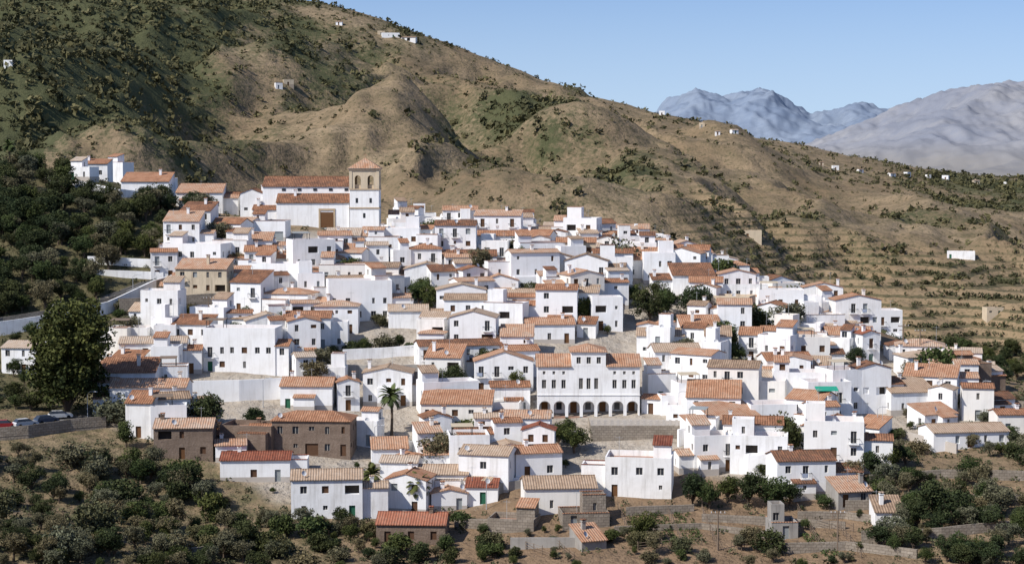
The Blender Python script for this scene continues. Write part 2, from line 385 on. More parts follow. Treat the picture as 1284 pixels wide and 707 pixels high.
def gadgets(E,w,d,h):
    if random.random()<.4:
        A=Acc(); x=random.uniform(-w*.35,w*.35); y=d*.6; z=h-.2; t=z+random.uniform(2.8,4.2)
        A.box(x-.025,x+.025,y-.025,y+.025,z,t)
        A.box(x-.6,x+.6,y-.015,y+.015,t-.3,t-.27)
        for k in range(6): A.box(x-.55+k*.21,x-.53+k*.21,y-.25,y+.25,t-.285,t-.265)
        A.obj('tv_antenna',[M_metal],E)
    if random.random()<.22:
        A=Acc(); x=random.uniform(-w*.4,w*.4); y=.5; z=h+1.0; c=Vector((x,y,z)); n=Vector((.5,-.75,.45)).normalized()
        a=n.cross(Vector((0,0,1))).normalized(); b=n.cross(a); rings=[(.12,-.1),(.3,-.06),(.45,.02)]
        pts=[[tuple(c+n*zz+(a*math.cos(i*.524)+b*math.sin(i*.524))*r) for i in range(12)] for r,zz in rings]
        A.face(pts[0])
        for k in range(2):
            for i in range(12): j=(i+1)%12; A.face([pts[k][i],pts[k][j],pts[k+1][j],pts[k+1][i]])
        A.box(x-.03,x+.03,y+.05,y+.1,h-.3,z); A.obj('satellite_dish',[M_dish],E)
def house_at(name,x,y,z,w,d,h,roof,rot=0,wallm=None,roofm=None,side=True,win=1.0,simplev=False):
    E=empty(name,(x,y,z),rot); P_=newP()
    pent=roof=='f' and random.random()<.6
    volume(P_,0,0,w,d,h,roof,door=True,win=win,penthouse=pent and not simplev)
    if side and random.random()<.6 and w>5 and not simplev:
        sg=random.choice((-1,1)); w2=random.uniform(2.5,5); h2=max(2.6,h*random.uniform(.5,.8)); d2=d*random.uniform(.5,.8)
        volume(P_,sg*(w/2+w2/2-.01),random.uniform(.2,d-d2-.3),w2,d2,h2,random.choice('fmg'),win=win*.8,balc=0)
    if side and random.random()<.35 and not simplev:
        w2=w*random.uniform(.35,.6); volume(P_,random.uniform(-1,1)*(w-w2)/2*.9,-1.6,w2,1.6,random.choice((2.5,2.7)),random.choice('fm'),win=.8,balc=0,pitch=12)
    finish(E,P_,wallm,roofm)
    if not simplev: gadgets(E,w,d,h)
    c=math.radians(rot); FOOT.append((x-math.sin(c)*d/2,y+math.cos(c)*d/2,w,d)); return E
def house(u,v,wp,hp,roof='g',rot=None,kind='white',ymin=242,d=None,name=None,**k):
    x,y,z=site(u,v,ymin); s=y/F; w=wp*s; h=hp*s
    if rot is None: rot=random.gauss(0,8)+( -6 if u<400 else 8 if u>850 else 0)
    d=d or min(max(w*.75,4.8),7.4)
    wm={'white':M_white,'brick':M_brick,'cream':M_cream,'stone':M_stone,'conc':M_conc}[kind]
    rm=k.pop('rm',None) or random.choices((M_roof,M_roofp,M_roofr),(7,2.2,.4))[0]
    nm=name or {'white':'white_house','brick':'brick_house','cream':'cream_house','stone':'stone_house','conc':'concrete_house'}[kind]
    return house_at(nm,x,y,z,w,d,h,roof,rot,wm,rm,**k)

for t in ((98,226,32,12,'f'),(118,224,34,18,'m'),(142,228,30,20,'f'),(182,250,60,22,'m'),(208,250,22,22,'f')): house(*t,side=False)
HL=[
(250,264,58,22,'m'),(286,268,46,22,'g'),
(290,302,54,24,'g'),(335,302,46,20,'f'),(240,345,78,34,'f'),(288,338,44,30,'f'),(318,324,46,22,'m'),(398,342,64,34,'f'),(345,368,70,32,'f'),
(357,398,62,28,'h'),(432,345,46,28,'g'),(452,404,80,46,'f'),(470,362,60,26,'g'),(503,325,46,34,'f'),(470,318,40,22,'m'),(430,312,44,16,'m'),
(530,300,46,22,'f'),(566,312,64,26,'g'),(592,345,62,24,'g'),(535,362,56,24,'e'),(622,322,52,26,'g'),(642,304,40,24,'f'),(672,318,46,22,'g'),
(704,304,46,20,'g'),(740,306,56,22,'g'),(775,308,42,22,'g'),(795,325,44,26,'f'),(700,360,56,34,'e'),(735,368,54,40,'e'),(772,362,42,34,'f'),(815,350,60,24,'m'),
(579,404,62,40,'e'),(627,378,46,26,'e'),(648,398,62,28,'g'),(512,412,50,22,'g'),(578,470,106,36,'g'),(385,440,60,40,'g'),(300,468,92,50,'f'),
(192,470,84,40,'g'),(160,445,50,28,'f'),(186,528,96,42,'g'),(228,470,50,30,'g'),(486,510,62,42,'e'),(384,514,66,30,'g'),(572,550,90,44,'m'),
(552,626,70,32,'g'),(500,618,48,38,'g'),(600,582,52,36,'g'),(640,592,40,30,'e'),(452,560,44,26,'f'),(658,560,64,36,'g'),(676,600,60,32,'g'),(640,520,50,34,'g'),(690,432,62,24,'g'),(655,470,44,30,'g'),
(850,478,60,36,'g'),(828,450,60,28,'g'),(880,440,52,28,'m'),(944,505,66,30,'g'),(925,560,70,34,'m'),(898,592,58,40,'f'),(990,482,60,30,'g'),
(1011,624,76,46,'g'),(1073,520,66,50,'f'),(1096,520,44,58,'e'),(1040,530,56,44,'f'),(1172,482,72,34,'h'),(1145,520,60,28,'m'),(1236,492,46,26,'g'),
(1218,562,100,20,'g'),(1275,546,50,26,'g'),(1250,522,50,22,'g'),(1180,540,50,20,'m'),(1002,400,46,18,'f'),(1035,424,50,24,'f'),(1066,444,60,24,'g'),(934,392,58,30,'f'),(922,372,54,22,'g'),
(963,398,46,26,'m'),(870,372,54,26,'m'),(970,545,60,32,'f'),(875,520,50,34,'f'),(830,505,36,30,'f'),(1005,450,50,26,'g')]
for t in HL: house(*t)
house(247,374,62,24,'g',kind='cream',name='cream_house')
house(733,334,92,20,'h',kind='cream',rm=M_roofp,d=10)
house(390,572,100,44,'h',rot=-4,kind='brick',rm=M_roof)
house(230,576,74,40,'g',rot=4,kind='brick'); house(308,568,68,26,'f',kind='brick')
house(320,606,88,28,'g',rm=M_roofr,rot=3); house(410,652,90,50,'g',rot=5)
house(515,684,88,26,'g',rot=-3,kind='brick',rm=M_roofr,side=False)
house(703,644,92,32,'g',rot=4,rm=M_roofp,side=False,d=8)
house(800,624,84,44,'f',rot=-8,rm=M_roofr)
house(1115,660,36,18,'m',side=False,name='white_shed'); house(984,678,34,14,'f',side=False,kind='conc',name='concrete_shed')
house(735,664,60,12,'f',side=False,kind='stone',name='stone_shed'); house(1072,636,46,20,'m',kind='conc',name='concrete_shed',side=False)
house(640,668,60,10,'f',side=False,kind='stone',name='stone_shed'); house(745,690,34,12,'m',side=False,kind='conc',name='concrete_shed')
house(30,470,60,34,'g',rot=-10); house(1222,492,44,30,'f',kind='brick')

# ---------------- church
def arch_wall(A,p0,p1,zb,zs,r,zt,cs,depth,m=0,N=12):
    dx=p1[0]-p0[0];dy=p1[1]-p0[1];L=math.hypot(dx,dy);dx/=L;dy/=L; ix,iy=-dy,dx
    pt=lambda s,t,q=0:(p0[0]+dx*s+ix*q,p0[1]+dy*s+iy*q,t)
    e=[0]
    for c in cs: e+= [c-r,c+r]
    e.append(L)
    for i in range(0,len(e),2): A.face([pt(e[i],zb),pt(e[i+1],zb),pt(e[i+1],zt),pt(e[i],zt)],m)
    for c in cs:
        q=[(c-r*math.cos(math.pi*k/N),zs+r*math.sin(math.pi*k/N)) for k in range(N+1)]
        for k in range(N):
            a,b=q[k],q[k+1]
            A.face([pt(*a),pt(*b),pt(b[0],zt),pt(a[0],zt)],m); A.face([pt(*a),pt(*b),pt(*b,depth),pt(*a,depth)],m)
        for s in (c-r,c+r): A.face([pt(s,zb),pt(s,zb,depth),pt(s,zs,depth),pt(s,zs)],m)
cx,cy,cz=site(400,286)
CH=empty('church',(cx,cy,cz),0); P_=newP(); W,R,G,D,B,C=P_
volume(P_,-3.4,4.02,22,12,10.2,'g',pitch=21,win=0,balc=0)
volume(P_,-1.5,0,18,4,6.3,'m',pitch=27,win=.0,balc=0)
volume(P_,-17.3,4.5,5.6,9,8.4,'e',pitch=22,win=.4,balc=0)
volume(P_,-13.6,1.2,6,5,4.5,'m',pitch=18,win=.7,balc=0)
D.box(.4,3.6,-.06,-.003,.1,3.9,0); 
W.box(-.05,.38,-.16,-.004,0,4.3,3); W.box(3.62,4.05,-.16,-.004,0,4.3,3); W.box(-.05,4.05,-.16,-.004,4.31,4.8,3)
for k in range(6): G.box(-9.6+k*3.9,-8.7+k*3.9,3.9,4.015,9.1,9.7,0)
tx0,tx1,ty0,ty1=7.75,14.9,-1.2,5.95
W.box(tx0,tx1,ty0,ty1,-4,9.4,0)
for zz in (4.8,9.4): W.box(tx0-.18,tx1+.18,ty0-.18,ty1+.18,zz,zz+.32,3)
T_=Acc()
zb,zt=9.72,14.2
for a,b in (((tx0,ty0),(tx1,ty0)),((tx1,ty0),(tx1,ty1)),((tx1,ty1),(tx0,ty1)),((tx0,ty1),(tx0,ty0))):
    arch_wall(T_,a,b,zb,zb+2.5,.75,zt,[2.0,5.15],.6)
T_.box(tx0+.7,tx1-.7,ty0+.7,ty1-.7,zb,zb+.9,0)
T_.box(tx0-.15,tx1+.15,ty0-.15,ty1+.15,zt,zt+.25); T_.box(tx0-.4,tx1+.4,ty0-.4,ty1+.4,zt+.25,zt+.5)
for sx in (tx0-.1,tx1-.6):
    T_.box(sx,sx+.7,ty0-.12,ty0-.004,zb+.01,zt-.01)
T_.obj('belfry',[M_cream],CH)
Rt=Acc(); a,b,c,e=tx0-.55,tx1+.55,ty0-.55,ty1+.55; z1=zt+.51; ap=((a+b)/2,(c+e)/2,z1+2.6); q=[(a,c,z1),(b,c,z1),(b,e,z1),(a,e,z1)]
for i in range(4): Rt.face([q[i],q[(i+1)%4],ap])
Rt.face(q); Rt.box(ap[0]-.04,ap[0]+.04,ap[1]-.04,ap[1]+.04,z1+2.5,z1+3.8); Rt.box(ap[0]-.35,ap[0]+.35,ap[1]-.03,ap[1]+.03,z1+3.3,z1+3.38)
Rt.obj('tower_roof',[M_roof],CH)
bl=Acc(); bl.tube([(11.3,2.3,12.5),(11.3,2.3,12.2),(11.3,2.3,11.8),(11.3,2.3,11.5)],[.15,.35,.42,.6],10); bl.obj('bell',[M_iron],CH)
for xx,zz in ((9.2,6.2),(12.6,6.2),(11,2.5)): G.box(xx,xx+.6,ty0-.02,ty0-.003,zz,zz+1.2,0)
finish(CH,P_); FOOT.append((cx,cy+5,32,18))

# ---------------- arcaded building
ax,ay,az=site(738,523)
AR=empty('arcaded_town_hall',(ax,ay,az),0); P_=newP(); W,R,G,D,B,C=P_
w=129*ay/F; hw=w/2; n=7; bay=w/n; r=bay/2-.28
arch_wall(W,(-hw,0),(hw,0),-2,1.9,r,4.0,[bay*(i+.5) for i in range(n)],.45)
W.box(-hw,hw,2.8,3.0,-2,4.0); W.box(-hw-.001,-hw+.3,.45,2.8,-2,4); W.box(hw-.3,hw+.001,.45,2.8,-2,4)
W.box(-hw,hw,.0,11,4.0,4.02); R.box(-hw,hw,-.0,2.8,-2.5,.02,1)
for i in range(n):
    xx=-hw+bay*(i+.5)
    if i%2==0: D.box(xx-.6,xx+.6,2.76,2.79,.03,2.4)
    else: G.box(xx-.5,xx+.5,2.76,2.79,1,2.3)
W.box(-hw-.12,hw+.12,-.12,-.003,4.0,4.2)
def oprow(c,wd,z0,z1,k=0): return (c-wd/2,c+wd/2,z0,z1,k)
o=[oprow(x,.8,5.3,6.9) for x in (1.2,3.0,4.8,14.2,16.0,17.7)]+[oprow(x,.75,5.2,7.2) for x in (8.0,9.4,10.8)]+[oprow(x,.5,7.9,8.5) for x in (1.2,3.0,4.8,14.2,16.0,17.7)]
wall(W,G,D,(-hw,0),(hw,0),4.02,9.4,[q for q in o],0)
wall(W,G,D,(hw,0),(hw,11),4.02,9.4,[oprow(x,.9,5.2,6.8) for x in (2,5,8)],0)
W.box(-hw,hw,10.99,11,-2,9.4); wall(W,G,D,(-hw,11),(-hw,0),-2,9.4,[oprow(x,.9,5.2,6.8) for x in (3,6,9)],0); wall(W,G,D,(hw,0.46),(hw,11),-2,4.0,[])
tn=math.tan(math.radians(17)); o_=.35
for s0,s1 in ((-hw-o_,-3.2),(3.2,hw+o_)):
    R.slab([(s0,-o_,9.45),(s1,-o_,9.45),(s1,5.5,9.45+5.8*tn),(s0,5.5,9.45+5.8*tn)],.14); R.slab([(s0,11.3,9.45),(s1,11.3,9.45),(s1,5.502,9.45+5.8*tn),(s0,5.502,9.45+5.8*tn)],.14)
for s in (-hw,hw): W.face([(s,0,9.4),(s,11,9.4),(s,5.5,9.3+5.5*tn)])
wall(W,G,D,(-3.15,-.02),(3.15,-.02),9.4,11.8,[oprow(x,.8,9.9,11.1) for x in (1.3,3.15,5.0)])
W.box(-3.15,3.15,.3,8,9.3,11.8); W.box(-3.35,3.35,-.2,8.1,11.8,12.0)
R.box(-3.5,3.5,-.35,8.3,12.0,12.1)
q=[(-3.5,-.35,12.1),(3.5,-.35,12.1),(3.5,8.3,12.1),(-3.5,8.3,12.1)];r0=(0,3,13.2);r1=(0,5,13.2)
R.face([q[0],q[1],r0]);R.face([q[1],q[2],r1,r0]);R.face([q[2],q[3],r1]);R.face([q[3],q[0],r0,r1])
finish(AR,P_); FOOT.append((ax,ay+4,w,14))
TE=empty('stone_retaining_wall',(0,0,0)); A=Acc()
xl=(738-642)/F*ay; xr=(852-642)/F*ay; tdp=11.5
A.box(xl,xr,ay-tdp,ay+1.5,az-14,az-.05,0)
A.box(xl+.002,xr,ay-tdp-.25,ay-tdp-.003,az-14,az+.15,0)
A.obj('masonry',[M_stone],TE)
A=Acc(); A.box(xl+.1,xr-.1,ay-tdp+.1,ay+1.4,az-.046,az-.02); A.obj('paving',[M_pave],TE)
A=Acc()
nn=14
for i in range(nn+1): xx=xl+.2+(xr-xl-.4)*i/nn; A.box(xx-.2,xx+.2,ay-tdp-.2,ay-tdp+.2,az+.15,az+1.15)
A.box(xl,xr,ay-tdp-.1,ay-tdp+.02,az+.95,az+1.02,0); A.box(xl,xr,ay-tdp-.1,ay-tdp+.02,az+.5,az+.55,0)
A.obj('parapet_posts',[M_white],TE); FOOT.append(((xl+xr)/2,ay-7,xr-xl,15))

# ---------------- walls, roads
def ribbon(name,pts,width,hgt,mat,below=2.5,thick=None,cap=None,ymin=242):
    P3=[Vector(site(u,v,ymin)) for u,v in pts]; Q=[]
    for i in range(len(P3)-1):
        n=max(1,int((P3[i+1]-P3[i]).length/3))
        for k in range(n): Q.append(P3[i].lerp(P3[i+1],k/n))
    Q.append(P3[-1]); A=Acc()
    zs=[float(Hgt(q.x,q.y)) for q in Q]; zs=[sum(zs[max(0,i-2):i+3])/len(zs[max(0,i-2):i+3]) for i in range(len(zs))]
    sec=[]
    for i,q in enumerate(Q):
        d=(Q[min(i+1,len(Q)-1)]-Q[max(i-1,0)]); d.z=0; d.normalize(); nr=Vector((-d.y,d.x,0))*width/2
        a=(q.x+nr.x,q.y+nr.y); b=(q.x-nr.x,q.y-nr.y)
        if a[1]>b[1]: a,b=b,a
        sec.append((a,b,zs[i]))
    for i in range(len(sec)-1):
        a,b,z=sec[i];a2,b2,z2=sec[i+1]; t=z+hgt;t2=z2+hgt;l=z-below;l2=z2-below
        A.face([(*a,l),(*a2,l2),(*a2,t2),(*a,t)]);A.face([(*b,l),(*b,t),(*b2,t2),(*b2,l2)]);A.face([(*a,t),(*a2,t2),(*b2,t2),(*b,t)])
    for s in (sec[0],sec[-1]): A.face([(*s[0],s[2]-below),(*s[1],s[2]-below),(*s[1],s[2]+hgt),(*s[0],s[2]+hgt)])
    o=A.obj(name,[mat]); return o,sec
RH=1.15
def road(pts,width):
    o,sec=ribbon('road_embankment',pts,width,RH,M_stone,4)
    for name,f0,f1,dz,mt in (('road',.04,.96,.004,M_asph),('road_marking',.49,.51,.008,M_paint)):
        A=Acc()
        for i in range(len(sec)-1):
            if name=='road_marking' and i%3==2: continue
            a,b,z=sec[i];a2,b2,z2=sec[i+1]; L=lambda p,q,f,zz:(p[0]+(q[0]-p[0])*f,p[1]+(q[1]-p[1])*f,zz+RH+dz)
            A.face([L(a,b,f0,z),L(a2,b2,f0,z2),L(a2,b2,f1,z2),L(a,b,f1,z)])
        A.obj(name,[mt])
    A=Acc(); pt_=RH+.5
    for i in range(len(sec)-1):
        a,b,z=sec[i];a2,b2,z2=sec[i+1]; a=(a[0],a[1]-.05);a2=(a2[0],a2[1]-.05)
        A.face([(*a,z),(*a2,z2),(*a2,z2+pt_),(*a,z+pt_)]); c=(a[0]+.0,a[1]+.3);c2=(a2[0],a2[1]+.3)
        A.face([(*a,z+pt_),(*a2,z2+pt_),(*c2,z2+pt_),(*c,z+pt_)]);A.face([(*c,z),(*c2,z2),(*c2,z2+pt_),(*c,z+pt_)])
    A.obj('road_parapet_wall',[M_stone]); return sec
sec1=road([(-120,550),(-40,548),(30,542),(80,534),(128,530)],7)
sec2=road([(-120,428),(0,408),(60,398),(130,384),(214,350)],5)
for pts,h,mt in (([(-100,422),(0,421),(70,409),(135,394),(216,356)],2.6,M_white),([(240,505),(300,503),(358,500)],4.0,M_white),([(56,226),(100,236),(150,248),(215,252)],1.8,M_white),
 ([(395,470),(460,476),(530,474)],2.5,M_conc),([(470,578),(540,572),(600,566)],3.0,M_white),([(560,640),(600,628),(655,612)],2.2,M_conc),([(590,625),(650,606),(655,600)],1.6,M_white),
 ([(850,560),(900,540),(940,528)],2.5,M_white),([(430,452),(520,446),(600,432)],2.0,M_white),([(640,690),(760,686)],1.6,M_conc),([(570,662),(660,660)],1.4,M_stone),([(785,648),(870,642)],1.3,M_stone),
 ([(150,400),(230,396),(300,388)],4.0,M_stone),([(240,700),(330,690)],2.0,M_stone),([(1130,548),(1200,570)],1.5,M_white),([(880,655),(960,660),(1060,664)],1.2,M_stone),
 ([(1140,505),(1225,512),(1284,520)],2.2,M_stone),([(110,330),(200,338)],1.8,M_white),([(120,345),(205,352)],1.5,M_white),([(505,650),(560,660)],1.5,M_conc),
 ([(770,668),(880,664),(960,676)],1.0,M_stone),([(1080,684),(1180,676),(1300,664)],1.6,M_stone),([(1090,610),(1180,600),(1300,604)],1.6,M_stone),([(1060,642),(1150,636),(1240,630),(1300,632)],1.4,M_stone),([(1000,654),(1060,650),(1100,656)],1.2,M_stone),([(960,694),(1060,690),(1150,700)],1.4,M_stone)):
    ribbon('white_wall' if mt is M_white else 'stone_wall' if mt is M_stone else 'concrete_wall',pts,.35,h,mt)

# ---------------- fill houses
KEEP=[(478,432,58,26),(534,378,22,22),(820,392,36,26),(715,552,30,28),(860,625,40,30),(935,618,70,26),(1105,585,40,30),(325,535,30,14),(490,535,22,22),(85,470,60,80),(250,395,90,14),(1160,600,80,60)]
PROT=[(673,430,802,524),(735,524,850,574),(322,215,480,286),(470,488,512,546),(655,592,750,642),(756,552,845,622),(240,468,358,502),(515,372,552,388),(790,360,850,396),(430,420,520,444),(455,462,515,508),(700,535,742,566),(1060,462,1112,520),(360,600,455,650),(340,522,440,570)]
NC=11000
cu=rng.uniform(120,1300,NC); cyy=rng.uniform(285,465,NC); cxx=(cu-642)/F*cyy; czz=Hgt(cxx,cyy)
pu,pv=proj(cxx,cyy,czz); ok=inpoly(pu,pv,VILLAGE)
YARD=[]
for i in np.nonzero(ok)[0][:1200]:
    if len(YARD)>=70: break
    X=float(cxx[i]);Y=float(cyy[i])
    if any(abs(X-f[0])<(2.4+f[2])/2 and abs(Y-f[1])<(2.4+f[3])/2 for f in FOOT): continue
    if any(pu[i]+18>a and pu[i]-18<c and pv[i]>b and pv[i]-35<e_ for a,b,c,e_ in PROT): continue
    YARD.append((X,Y,float(czz[i]))); FOOT.append((X,Y-.5,3.2,3.6))
nh=0
for i in np.nonzero(ok)[0]:
    u_,v_=pu[i],pv[i]
    if any(((u_-a)/c)**2+((v_-b)/d)**2<1 for a,b,c,d in KEEP): continue
    small=i>4500
    w=random.uniform(6.5,11.5) if not small else random.uniform(3.8,6.5); d=random.uniform(5.2,7.4) if not small else random.uniform(3.4,5)
    X=float(cxx[i]);Y=float(cyy[i]); tight=.85
    if any(abs(X-f[0])<(w+f[2])/2*tight and abs(Y-f[1])<(d+f[3])/2*tight for f in FOOT): continue
    h=random.choice((5.6,5.8,6.2,6.6,8.4,8.7)) if not small else random.choice((2.9,3.4,5.4,5.8,6.2))
    s=F/Y; vb=v_+d/2*2.4; ub0,ub1=u_-w*s/2-3,u_+w*s/2+3; vt=vb-(h+1.6)*s
    if any(ub1>a and ub0<c and vb>b and vt<e_ for a,b,c,e_ in PROT): continue
    rot=random.gauss(0,9)+(fbm(np.array([X/40]),np.array([Y/40]),77,2)[0]-.5)*60
    yf=Y-d/2; zf=float(Hgt(X,yf))
    c=math.radians(rot)
    house_at('white_house',X+math.sin(c)*d/2,Y-math.cos(c)*d/2,zf,w,d,h,random.choices('gefmh',(30,14,36,17,3))[0],rot,
      random.choices((M_white,M_cream,M_conc),(98,1.4,.5))[0],random.choices((M_roof,M_roofp,M_roofr),(7,2.2,.4))[0],side=not small); nh+=1
print('houses filled',nh,'total',len(FOOT))

# ---------------- distant farmhouses
for u,v,wp,hp,rf in ((490,48,22,5,'f'),(512,52,18,5,'g'),(478,45,9,4,'f'),(425,32,8,3,'g'),(362,108,13,5,'f'),(350,112,9,3,'f'),(10,86,11,4,'f'),
 (922,168,9,2.6,'g'),(963,173,10,2.6,'f'),(880,161,7,2.4,'f'),(900,170,6,2.4,'g'),(943,300,24,4,'f'),(1205,325,34,4,'f'),(1248,398,22,6,'f'),(1048,214,8,2.4,'f'),(1030,208,6,2.4,'g'),
 (1120,222,9,2.4,'g'),(1140,222,8,2.4,'f'),(1165,225,6,2.4,'f'),(1185,226,8,2.4,'f'),(1225,231,8,2.4,'g'),(1262,234,7,2.4,'f'),(830,145,7,2.4,'f'),(1080,217,7,2.4,'g')):
    x,y,z=site(u,v,620); s=y/F
    house_at('farmhouse',x,y,z,wp*s,min(7,wp*s*.7),max(2.4,hp*s*.9),rf,random.gauss(0,15),random.choice((M_white,M_white,M_cream)),M_roofp,side=False,simplev=True,win=.8)

# ---------------- terrain mesh
cols=np.concatenate([np.linspace(-4000,-400,24),np.arange(-385,1670,6.0),np.linspace(1700,5300,24)])
rows=np.concatenate([np.arange(-300,240,20),np.arange(240,480,1.6),np.arange(480,1500,4.0),np.geomspace(1500,70000,50)])
RU,RY=np.meshgrid(cols,rows); RX=(RU-642)/F*np.maximum(RY,250); RZ=Hgt(RX,RY)
nr,nc=RU.shape
PU,PV=proj(RX,np.maximum(RY,1),RZ)
def vegm(x,y):
    ye=np.maximum(y,250); u=642+x*F/ye
    hill=sst(540,620,y)
    n=fbm(x/70,y/90,31,5); n2=fbm(x/22,y/30,41,4)
    b=.14+.8*(1-sst(150,380,u+ (n-.5)*280))*sst(600,700,y)
    b=b+.4*(1-sst(420,640,u+(n2-.5)*200))*sst(880,1050,y)
    b=b+.45*np.exp(-((u-640)/95)**2-((y-1020)/95)**2)+.35*np.exp(-((u-790)/70)**2-((y-820)/90)**2)
    b=b+.3*sst(1000,1200,u)*sst(900,1100,y)
    hv=np.clip(b+(n-.5)*1.3+(n2-.5)*1.1,0,1)
    return hv*hill
veg=vegm(RX,RY)
near=(RY<520)&(RY>200)
vil=np.where(near,inpoly(PU,PV,VILLAGE),0).astype(float)
for _ in range(3):
    vil[1:-1,1:-1]=(vil[1:-1,1:-1]*2+vil[:-2,1:-1]+vil[2:,1:-1]+vil[1:-1,:-2]+vil[1:-1,2:])/6
vegn=np.where(near&(RU<215)&(RY>325),.8,0)+np.where(near&(RU<470+ (RY-250)*-2)&(RY<325),.5,0)+np.where(near&(RU>1060)&(RY<325),.3,0)
vegn=np.where((RY<=200),.6,vegn); vegn=np.where(RY>1800,.3,vegn)
veg=np.clip(veg+vegn*(1-vil),0,1)
soil=np.where((RY<520),1-vil,0)*np.clip(1-sst(200,400,np.abs(RU-790))+.45*(RU>1060)+.25*(RU<500),0,1)
me=bpy.data.meshes.new('terrain'); nv=nr*nc
me.vertices.add(nv); me.vertices.foreach_set('co',np.stack([RX,RY,RZ],-1).astype(np.float32).ravel())
idx=np.arange(nv).reshape(nr,nc); fq=np.stack([idx[:-1,:-1],idx[:-1,1:],idx[1:,1:],idx[1:,:-1]],-1).reshape(-1,4)
me.loops.add(fq.size); me.polygons.add(len(fq)); me.loops.foreach_set('vertex_index',fq.ravel().astype(np.int32))
me.polygons.foreach_set('loop_start',np.arange(0,fq.size,4,dtype=np.int32)); me.update(calc_edges=True)
me.polygons.foreach_set('use_smooth',np.ones(len(fq),bool))
terr=sst(800,900,RU)*sst(590,615,RY)*(1-sst(760,840,RY))
ca=me.color_attributes.new('zones','FLOAT_COLOR','POINT'); ca.data.foreach_set('color',np.stack([veg,vil,soil,np.ones_like(veg)],-1).astype(np.float32).ravel())
ta=me.attributes.new('terraced','FLOAT','POINT'); ta.data.foreach_set('value',terr.astype(np.float32).ravel())
M,nt,b=newmat('hillside_ground',.95,.05); sep=nt.nodes.new('ShaderNodeSeparateColor'); nt.links.new(attr(nt,'zones').outputs['Color'],sep.inputs[0])
v=coord(nt); nA=noise(nt,v,.012,8,.65); nB=noise(nt,v,.08,6,.7); nC_=noise(nt,v,.35,5,.7)
tan=mixc(nt,rmp(nt,nA,[(.35,0.0),(.65,1.0)]),(.21,.15,.09),(.31,.235,.15))
tan=mixc(nt,rmp(nt,nB,[(.42,0.0),(.68,1.0)]),tan,(.145,.115,.07))
sx=nt.nodes.new('ShaderNodeSeparateXYZ'); nt.links.new(v,sx.inputs[0])
zz=math_(nt,'ADD',sx.outputs[2],math_(nt,'MULTIPLY',nB,2.4)); sn=math_(nt,'SINE',math_(nt,'MULTIPLY',zz,2.1)); ln=rmp(nt,sn,[(.3,0.0),(.9,1.0)])
tm=math_(nt,'MULTIPLY',rmp(nt,noise(nt,v,.006,3),[(.42,.0),(.58,1.0)]),.28)
tan=mixc(nt,math_(nt,'MULTIPLY',math_(nt,'MULTIPLY',ln,tm),rmp(nt,nC_,[(.35,.3),(.6,1.0)])),tan,(.09,.08,.042))
# terraced fields: dark bank below a pale bed, period 3 m of height
ph=math_(nt,'FRACT',math_(nt,'DIVIDE',math_(nt,'ADD',sx.outputs[2],math_(nt,'ADD',300.0,math_(nt,'MULTIPLY',nA,1.2))),3.0))
bank=rmp(nt,ph,[(0.0,1.0),(.28,1.0),(.36,0.0),(1.0,0.0)])
tf_=attr(nt,'terraced').outputs['Fac']
tan=mixc(nt,math_(nt,'MULTIPLY',tf_,.55),tan,(.3,.215,.125))
tan=mixc(nt,math_(nt,'MULTIPLY',math_(nt,'MULTIPLY',bank,tf_),rmp(nt,nC_,[(.3,.4),(.6,.95)])),tan,(.085,.08,.045))
sc=math_(nt,'ADD',math_(nt,'MULTIPLY',sep.outputs[0],1.05),math_(nt,'MULTIPLY',math_(nt,'SUBTRACT',nC_,.55),1.6),True)
g=mixc(nt,nB,(.05,.058,.028),(.11,.11,.056))
col=mixc(nt,rmp(nt,sc,[(.25,0.0),(.7,1.0)]),tan,g)
spk=rmp(nt,noise(nt,v,.55,3,.6),[(.55,0.0),(.64,1.0)])
col=mixc(nt,math_(nt,'MULTIPLY',spk,.7),col,(.055,.06,.03))
sl=mixc(nt,nC_,(.14,.085,.05),(.29,.2,.13)); col=mixc(nt,math_(nt,'MULTIPLY',sep.outputs[2],.75),col,sl)
pv_=mixc(nt,nC_,(.22,.17,.12),(.5,.46,.4)); col=mixc(nt,sep.outputs[1],col,pv_)
setin(nt,b.inputs['Base Color'],col); bump(nt,b,nB,.9,3.5)
me.materials.append(M); to=bpy.data.objects.new('terrain',me); COL.objects.link(to)

